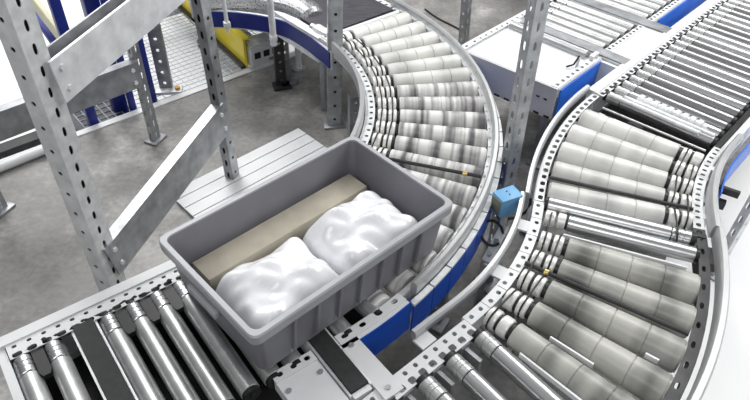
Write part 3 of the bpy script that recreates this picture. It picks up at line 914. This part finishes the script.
# contents
bm = B(); mt = Matrix.Rotation(ta, 4, 'Z')
box(bm, TW @ Vector((-.0, .118, .010 + .042)), (.54, .080, .08), mt, .003)
cb = obj('carton', bm, M['card'])
tag(cb, 'long beige cardboard carton along the far wall of the tote', 'carton')
def parcel(name, label, cx_, cy_, z0, lx, ly, lz, seed, m, rot=0):
    rnd = random.Random(seed); bm = B()
    nx, ny = 44, 30
    mt2 = TW @ Matrix.Translation((cx_, cy_, z0)) @ Matrix.Rotation(rot, 4, 'Z')
    ph = [rnd.uniform(0, 6) for _ in range(8)]
    def zt(u, v):
        e = (1 - abs(u) ** 6) * (1 - abs(v) ** 5)
        w = .09 * sin(4 * u + 3 * v + ph[0]) + .06 * sin(7 * v - 3 * u + ph[1]) + .028 * abs(sin(9 * u + 5 * v + ph[2])) + .02 * sin(15 * v + 9 * u + ph[3])
        return lz * max(.02, e ** .5 * (.86 + w))
    g = [[bm.verts.new(mt2 @ Vector((lx / 2 * (-1 + 2 * i / nx), ly / 2 * (-1 + 2 * j / ny), zt(-1 + 2 * i / nx, -1 + 2 * j / ny)))) for j in range(ny + 1)] for i in range(nx + 1)]
    h = [[bm.verts.new(mt2 @ Vector((lx / 2 * (-1 + 2 * i / nx), ly / 2 * (-1 + 2 * j / ny), 0))) for j in range(ny + 1)] for i in range(nx + 1)]
    for i in range(nx):
        for j in range(ny):
            bm.faces.new((g[i][j], g[i + 1][j], g[i + 1][j + 1], g[i][j + 1])); bm.faces.new((h[i][j], h[i][j + 1], h[i + 1][j + 1], h[i + 1][j]))
    for i in range(nx):
        for j in (0, ny): bm.faces.new((g[i][j], g[i + 1][j], h[i + 1][j], h[i][j]))
    for j in range(ny):
        for i in (0, nx): bm.faces.new((g[i][j], g[i][j + 1], h[i][j + 1], h[i][j]))
    o = obj(name, bm, m); tag(o, label, 'parcel', 'film-wrapped parcels in the tote'); return o
parcel('film_wrapped_parcel', 'crinkled white film-wrapped parcel filling the right half of the tote', .135, -.052, .010, .28, .235, .152, 3, M['film'])
parcel('film_wrapped_parcel', 'crinkled film-wrapped parcel in the left half of the tote', -.145, -.052, .010, .28, .235, .145, 8, M['film'])

# ================================================================== FLOOR THINGS AROUND THE RACK
ka, kb = (-1.0775, 1.6324), (-0.7215, 1.9528)
kd = Vector((kb[0] - ka[0], kb[1] - ka[1])).normalized(); kn = Vector((-kd.y, kd.x)); kp = Vector(ka)
def K(s, t): return kp + kd * s + kn * t          # s along the slab edge, t beyond it
def struct(o): o['kind'] = 'structure'; return o
bm = B()
c1 = K(-2.5, 0); c2 = K(1.05, 0)
prism(bm, [(c1.x, c1.y), (c2.x, c2.y), (c2.x + .0, 6.), (4.5, 6.), (4.5, -2.5), (-4.5, -2.5), (-4.5, c1.y)], ZF - .12, ZF)
struct(obj('floor', bm, M['floor'], smooth=False))
bm = B(); prism(bm, [(-5, -.5), (c2.x + .1, -.5), (c2.x + .1, 7), (-5, 7)], ZF - .16, ZF - .121)
struct(obj('floor_2', bm, M['floorwhite'], smooth=False))
q = [RP.xy(A0 - .62 + .05 * i, WD + .02) for i in range(int((A3 + 1.5 - A0 + .62) / .05))]
bm = B(); prism(bm, [(p.x, p.y) for p in q] + [(3.6, 3.6), (3.6, -.3)], ZF, ZF + .003)
struct(obj('floor_3', bm, M['floorwhite'], smooth=False))  # floor coloured white here for the strong light that overexposes it
bm = B(); a, b, c, d = K(-2.5, .0), K(1.05, .0), K(1.05, .028), K(-2.5, .028); prism(bm, [(v.x, v.y) for v in (a, b, c, d)], ZF - .12, ZF + .004)
struct(obj('trim_1', bm, M['white'], smooth=False))

# ribbed white plate under the second post
w0 = Vector((-0.2728, 1.7852)); w1 = Vector((-0.6182, 1.4327)); wd = (w1 - w0).normalized(); wn = Vector((-wd.y, wd.x))
if wn.y > 0: wn = -wn
bm = B(); L_ = .50
for k in range(4):
    a = w0 + wn * (.046 * k + .001); b = w0 + wn * (.046 * (k + 1) - .003)
    prism(bm, [(v.x, v.y) for v in (a, a + wd * L_, b + wd * L_, b)], ZF, ZF + .012)
a = w0; b = w0 + wn * .184
prism(bm, [(v.x, v.y) for v in (a, a + wd * L_, b + wd * L_, b)], ZF, ZF + .006)
tag(obj('floor_plate', bm, M['white'], smooth=False), 'ribbed white plate on the concrete between the rack post and the tote', 'plate')

# wire mesh deck beyond the kerb
bm = B()
def wire(a, b, r): cyl(bm, W(a.x, a.y, ZF - .02), W(b.x, b.y, ZF - .02), r, 5)
for k in range(26): wire(K(.32 + .0265 * k, .035), K(.32 + .0265 * k, .70), .0019)
for k in range(24): wire(K(.32, .04 + .028 * k), K(1.0, .04 + .028 * k), .0019)
for t_ in (.035, .70):
    a, b = K(.32, t_), K(1.0, t_)
    c = (W(a.x, a.y, ZF - .03) + W(b.x, b.y, ZF - .03)) / 2; e = W(b.x, b.y, 0) - W(a.x, a.y, 0)
    box(bm, c, (e.length, .02, .02 * S), e.to_track_quat('X', 'Z').to_matrix().to_4x4())
md = obj('mesh_deck', bm, M['wire'], smooth=False)
tag(md, 'white wire mesh deck beyond the slab edge, between the rack posts', 'mesh')
bm = B(); a = [K(.15, .05), K(.29, .05), K(.29, .24), K(.15, .24)]
prism(bm, [(v.x, v.y) for v in a], ZF - .12, ZF - .02)
gt = obj('floor_grate', bm, M['darkflange'], smooth=False); tag(gt, 'small dark grate between blue posts behind the front rack', 'grate')
bm = B()
for k in range(6):
    a, b = K(.15 + .028 * k, .05), K(.15 + .028 * k, .24); cyl(bm, W(a.x, a.y, ZF - .018), W(b.x, b.y, ZF - .018), .003, 5)
for k in range(7):
    a, b = K(.15, .05 + .0316 * k), K(.29, .05 + .0316 * k); cyl(bm, W(a.x, a.y, ZF - .018), W(b.x, b.y, ZF - .018), .003, 5)
obj('bar', bm, M['wire'], gt)

# blue posts
def square_post(label, at, w, zt, m, z0=ZF - .12, d=None):
    x, y = at; bm = B(); d = d or w
    box(bm, W(x, y, (z0 + zt) / 2), (w * S, d * S, (zt - z0) * S), Matrix.Rotation(R(40), 4, 'Z'), .004)
    o = thing('steel_post', label, 'post', W(x, y, z0), group='painted posts behind the racks'); obj('shaft', bm, M[m], o)
    bm = B(); box(bm, W(x, y, z0 + .004), (w * 1.5 * S, d * 1.5 * S, .008 * S), Matrix.Rotation(R(40), 4, 'Z'), .002); obj('foot_plate', bm, M[m], o)
    return o
square_post('narrow navy post behind the front rack, left of the wide navy post', (-0.9805, 1.7911), .032, .30, 'navy')
square_post('wide navy post behind the front rack bar', (-0.9281, 1.9061), .048, .30, 'navy')
square_post('slim navy post just left of the rear rack post', (-0.8713, 1.8844), .022, .30, 'navy')
square_post('navy post standing at the mesh deck, beside the rear rack post', (-0.8196, 1.9526), .022, .30, 'navy')
# cream and navy leaning bars
def lean_bar(label, a, b, za, zb, w, m):
    p0 = W(*a, za); p1 = W(*b, zb); e = p1 - p0
    bm = B(); box(bm, (p0 + p1) / 2, (e.length, w * S, w * S * .6), e.to_track_quat('X', 'Z').to_matrix().to_4x4(), .004)
    o = obj('sloping_bar', bm, M[m]); tag(o, label, 'bar'); return o
lean_bar('cream bar sloping down behind the top of the front rack post', (-1.2560, 2.1281), (-1.0959, 2.1547), .02, -.415, .040, 'cream')
lean_bar('navy bar sloping down just left of the cream bar', (-1.3291, 2.2342), (-1.0143, 1.9596), -.06, -.415, .034, 'navy')
# white cabinets at left, seen behind the front rack
def cabinet(label, at, size, rot, zb, slots=0):
    x, y = at; t = thing('machine_cabinet', label, 'cabinet', W(x, y, zb), R(rot), 'white machine boxes at the upper left')
    bm = B(); mz = Matrix.Rotation(R(rot), 4, 'Z'); box(bm, W(x, y, zb + size[2] / 2), tuple(s_ * S for s_ in size), mz, .006)
    obj('housing', bm, M['white'], t)
    bm = B()
    for k in range(slots):
        q = W(x, y, zb + size[2] * .62) + mz.to_3x3() @ Vector(((-.3 + .3 * k) * size[0] * S, -size[1] / 2 * S, 0)); box(bm, q, (size[0] * .2 * S, .006, size[2] * .3 * S), mz, .001)
    if slots: obj('vent', bm, M['black'], t)
    bm = B(); box(bm, W(x, y, zb + size[2] + .004), (size[0] * .9 * S, size[1] * .9 * S, .008 * S), mz, .003); obj('lid', bm, M['white_worn'], t)
    bm = B(); q = W(x, y, zb + size[2] * .3) + mz.to_3x3() @ Vector((size[0] * .2 * S, -size[1] / 2 * S - .004, 0)); box(bm, q, (.05, .012, .012), mz, .002); obj('handle', bm, M['galv_dark'], t)
    return t
cabinet('white machine box under the blue skirted line at the top', (-0.4706, 2.2520), (.13, .09, .085), 38, ZF, 3)
cabinet('small white motor box left of the white machine box, beside the yellow guard', (-0.5653, 2.3585), (.07, .06, .05), 38, ZF, 2)
# pipe and tray by the left edge
bm = B(); a, b = (-1.2483, 1.4326), (-1.0547, 1.6235); cyl(bm, W(*a, ZF + .016), W(*b, ZF + .016), .016 * S, 14)
tag(obj('floor_pipe', bm, M['white']), 'pale pipe lying along the slab edge at the left', 'pipe')
bm = B(); a, b = (-1.2952, 1.5716), (-1.1238, 1.7291); a, b = Vector(a), Vector(b); n = Vector((-(b - a).y, (b - a).x)).normalized()
prism(bm, [(v.x, v.y) for v in (a, b, b + n * .05, a + n * .05)], ZF - .12, ZF - .02)
tag(obj('cable_channel', bm, M['dark'], smooth=False), 'dark speckled channel running beside the pale pipe at the left edge', 'channel')

# yellow guard plate
y0, y1 = Vector((-0.9240, 2.7187)), Vector((-0.5227, 2.1863)); e = (y1 - y0).normalized(); n = Vector((-e.y, e.x))
yg = thing('yellow_guard', 'yellow steel guard plate standing on the floor behind the second rack post', 'guard', W(y1.x, y1.y, ZF))
bm = B(); a = y0 - e * .25; prism(bm, [(v.x, v.y) for v in (a, y1, y1 + n * .010, a + n * .010)], ZF, ZF + .115)
obj('plate', bm, M['yellow'], yg, smooth=False)
bm = B(); prism(bm, [(v.x, v.y) for v in (a, y1, y1 + n * .03, a + n * .03)], ZF + .115, ZF + .121)
obj('top_lip', bm, M['yellow'], yg, smooth=False)
bm = B(); prism(bm, [(v.x, v.y) for v in (a - n * .02, y1 - n * .02, y1, a)], ZF, ZF + .012)
obj('base_rail', bm, M['dark'], yg, smooth=False)

# support leg with bolted foot on the mesh
jx, jy = (-0.7910, 2.0222)
jk = thing('support_leg', 'dark perforated leg with a splayed foot and orange bolts, standing by the mesh deck', 'leg', W(jx, jy, ZF - .018))
mz = Matrix.Rotation(R(10), 3, 'Z')
bm = B(); perf(bm, lambda s, w: W(*(Vector((jx, jy)) + (mz @ Vector((w, 0, 0))).xy), s), ZF, .10, -.022, .022, .045, .006, .006, 0)
for sg in (-1, 1):
    vs = [bm.verts.new(W(*(Vector((jx, jy)) + (mz @ Vector((sg * .022, w, 0))).xy), z)) for w, z in ((0, ZF), (.03, ZF), (.03, .10), (0, .10))]; bm.faces.new(vs)
lg = obj('channel', bm, M['galv_dark'], jk, solid=.003)
bm = B(); box(bm, W(jx, jy - .006, ZF - .006), (.12 * S, .05 * S, .012 * S), mz.to_4x4(), .003); obj('foot', bm, M['white_worn'], jk)
for sg in (-1, 1):
    v = Vector((jx, jy - .012)) + (mz @ Vector((sg * .045, 0, 0))).xy; bm = B(); cyl(bm, W(v.x, v.y, ZF), W(v.x, v.y, ZF + .010), .013, 10); obj('bolt', bm, M['orange'], jk)

# ---- blue skirted side line at the top, its chute and poles
pl = [Vector(q) for q in ((-0.1627, 1.8051), (-0.2025, 1.8603), (-0.2625, 1.9371), (-0.3307, 2.0032), (-0.4106, 2.0374), (-0.5032, 2.0561), (-0.5793, 2.0573), (-0.6284, 2.0455))]
def smooth_line(pl, n=4):
    out = []
    for i in range(len(pl) - 1):
        p0 = pl[max(0, i - 1)]; p1 = pl[i]; p2 = pl[i + 1]; p3 = pl[min(len(pl) - 1, i + 2)]
        for k in range(n):
            t = k / n
            out.append(.5 * ((2 * p1) + (p2 - p0) * t + (2 * p0 - 5 * p1 + 4 * p2 - p3) * t * t + (3 * p1 - p0 - 3 * p2 + p3) * t ** 3))
    out.append(pl[-1]); return out
sl = smooth_line(pl)
def strip(bm, ln, o0, o1, z0, z1):
    rings = []
    for i, p in enumerate(ln):
        e = (ln[min(i + 1, len(ln) - 1)] - ln[max(0, i - 1)]).normalized(); n = Vector((e.y, -e.x))
        a, b = p + n * o0, p + n * o1
        rings.append([bm.verts.new(W(a.x, a.y, z0)), bm.verts.new(W(b.x, b.y, z0)), bm.verts.new(W(b.x, b.y, z1)), bm.verts.new(W(a.x, a.y, z1))])
    for a, b in zip(rings, rings[1:]):
        for k in range(4): bm.faces.new((a[k], a[(k + 1) % 4], b[(k + 1) % 4], b[k]))
    bm.faces.new(rings[0]); bm.faces.new(rings[-1])
bl = thing('side_conveyor', 'curving feed line with a navy side skirt at the top, left of the dark belt', 'conveyor', W(sl[12].x, sl[12].y, ZF))
bm = B(); strip(bm, sl, 0, .006, -.064, -.008); obj('side_cover', bm, M['navy'], bl)
bm = B(); strip(bm, sl, .004, .012, -.070, -.006); obj('edge_trim', bm, M['white_worn'], bl)
bm = B(); strip(bm, sl[6:], .012, .20, -.06, -.012); obj('slide_bed', bm, M['galv_dark'], bl)
for x, y in ((-0.3652, 2.0594), (-0.7183, 2.3633)):
    leg_part(bl, x, y, -.065, R(20), m='dark')
# perforated chute hood
hp = smooth_line([Vector(q) for q in ((-0.2846, 1.9735), (-0.3460, 2.0353), (-0.4344, 2.0584), (-0.5365, 2.0573), (-0.6050, 2.0436))])
bm = B(); rings = []
for i, p in enumerate(hp):
    e = (hp[min(i + 1, len(hp) - 1)] - hp[max(0, i - 1)]).normalized(); n = Vector((e.y, -e.x))
    k = min(1, (.25 + i / 5)) ; rr = .062 * math.sqrt(max(.05, 1 - (1 - k) ** 2))
    rings.append([bm.verts.new(W(p.x + n.x * (rr * cos(t) + .075), p.y + n.y * (rr * cos(t) + .075), -.012 + rr * sin(t) * .9)) for t in [PI * j / 12 for j in range(13)]])
for a, b in zip(rings, rings[1:]):
    for k in range(12): bm.faces.new((a[k], a[k + 1], b[k + 1], b[k]))
bm.faces.new(rings[0])
def hood_mat():
    m, n, b = nt('perforated_sheet'); b.inputs['Metallic'].default_value = .7; b.inputs['Roughness'].default_value = .35
    tc = n.nodes.new('ShaderNodeTexCoord'); v = n.nodes.new('ShaderNodeTexVoronoi'); v.inputs['Scale'].default_value = 130
    n.links.new(tc.outputs['Object'], v.inputs[0]); rp = n.nodes.new('ShaderNodeValToRGB'); rp.color_ramp.interpolation = 'CONSTANT'
    rp.color_ramp.elements[0].color = (.06, .06, .06, 1); rp.color_ramp.elements[1].position = .32; rp.color_ramp.elements[1].color = (.40, .41, .42, 1)
    n.links.new(v.outputs['Distance'], rp.inputs[0]); n.links.new(rp.outputs[0], b.inputs['Base Color']); return m
hd = obj('chute_hood', bm, hood_mat(), solid=.003); tag(hd, 'round-nosed perforated metal hood above the navy skirt at the top', 'hood')
# thin poles
def pole(label, at, zt, r=.010, clamp=None):
    x, y = at; t = thing('round_pole', label, 'pole', W(x, y, ZF))
    bm = B(); cyl(bm, W(x, y, ZF), W(x, y, zt), r * S, 14); obj('shaft', bm, M['galv_light'], t)
    bm = B(); cyl(bm, W(x, y, ZF), W(x, y, ZF + .010), r * 2.2 * S, 16); obj('foot', bm, M['galv'], t)
    if clamp is not None:
        bm = B(); box(bm, W(x, y, clamp), (.045, .035, .06), Matrix.Rotation(R(30), 4, 'Z'), .006); obj('clamp', bm, M['white_worn'], t)
for (x, y), r_ in (((-0.5335, 2.0318), .007), ((-0.3620, 1.9525), .011)):
    bm = B(); cyl(bm, W(x, y, -.068), W(x, y, .30), r_ * S, 14); gp_ = obj('guide_post', bm, M['galv_light'], bl)
    bm = B(); box(bm, W(x, y, -.040), (.03, .03, .03), Matrix.Rotation(R(30), 4, 'Z'), .004); obj('clamp', bm, M['white_worn'], gp_)
pole('short silver pole standing on the concrete below the navy skirt', (-0.3158, 2.1865), -.02, .012, -.03)
# cross fittings beside the belt
x, y = (-0.1946, 1.9201)
ft = thing('drive_unit', 'small pale drive unit with fittings beside the dark belt', 'drive', W(x, y, ZF))
bm = B(); box(bm, W(x, y, .0), (.10, .045, .05), Matrix.Rotation(R(-47), 4, 'Z'), .012); obj('housing', bm, M['white_worn'], ft)
bm = B(); box(bm, W(x, y, -.16), (.03, .03, .28 * S), None, .003); obj('column', bm, M['galv_dark'], ft)
bm = B(); d = Matrix.Rotation(R(-47), 3, 'Z') @ Vector((-.07, 0, 0)); cyl(bm, W(x, y, .0) + d, W(x, y, .0) + d * .6, .02, 14); obj('coupling', bm, M['galv'], ft)
# cable on the back floor
bm = B(); tube(bm, [W(x_, y_, ZF + .004) for x_, y_ in ((0.1946, 2.7554), (0.2208, 2.7095), (0.2467, 2.6708), (0.2725, 2.6408), (0.2981, 2.6155), (0.3233, 2.5884), (0.3476, 2.5546), (0.3709, 2.5147))], .005, 6)
tag(obj('floor_cable', bm, M['black']), 'thin black cable on the floor between the left curve and the slim post', 'cable')
# ================================================================== LIGHT
w = bpy.data.worlds.new('hall'); bpy.context.scene.world = w; w.use_nodes = True
n = w.node_tree; bg = n.nodes['Background']
tc = n.nodes.new('ShaderNodeTexCoord'); sp = n.nodes.new('ShaderNodeSeparateXYZ'); n.links.new(tc.outputs['Generated'], sp.inputs[0])
rp = n.nodes.new('ShaderNodeValToRGB'); e = rp.color_ramp.elements
e[0].position = .0; e[0].color = (.10, .10, .11, 1); e[1].position = .55; e[1].color = (.95, .97, 1.0, 1)
k = rp.color_ramp.elements.new(.18); k.color = (.16, .165, .18, 1)
n.links.new(sp.outputs[2], rp.inputs[0]); n.links.new(rp.outputs[0], bg.inputs[0]); bg.inputs[1].default_value = .33

def lamp(x, y, z, sx, sy, power, rotz=0., tx=0., ty=0.):
    l = bpy.data.lights.new('ceiling_or_fill_lamp', 'AREA'); l.shape = 'RECTANGLE'; l.size = sx; l.size_y = sy; l.energy = power; l.color = (1, .99, .97)
    o = bpy.data.objects.new('ceiling_or_fill_lamp', l); C.objects.link(o); o.location = (x, y, z); o.rotation_euler = (tx, ty, rotz)
lamp(-1.7, 4.6, 3.9, 1.5, 4.6, 155, R(6))
lamp(2.0, 4.6, 3.9, 1.5, 4.6, 165, R(6))
lamp(-.9, -2.2, 3.6, 3.0, 1.2, 62, 0, R(38))  # fill lamp added behind the camera to brighten the post fronts
lamp(4.3, 2.4, 3.2, 1.4, 2.6, 130, 0, 0, R(40))
lamp(-3.0, 5.2, 3.6, 2.0, 2.0, 110, 0, R(-25), R(-20))

vs = bpy.context.scene.view_settings
bpy.context.scene.display_settings.display_device = 'sRGB'
vs.view_transform = 'Standard'; vs.look = 'None'; vs.gamma = 1; vs.use_curve_mapping = False; vs.exposure = -0.12
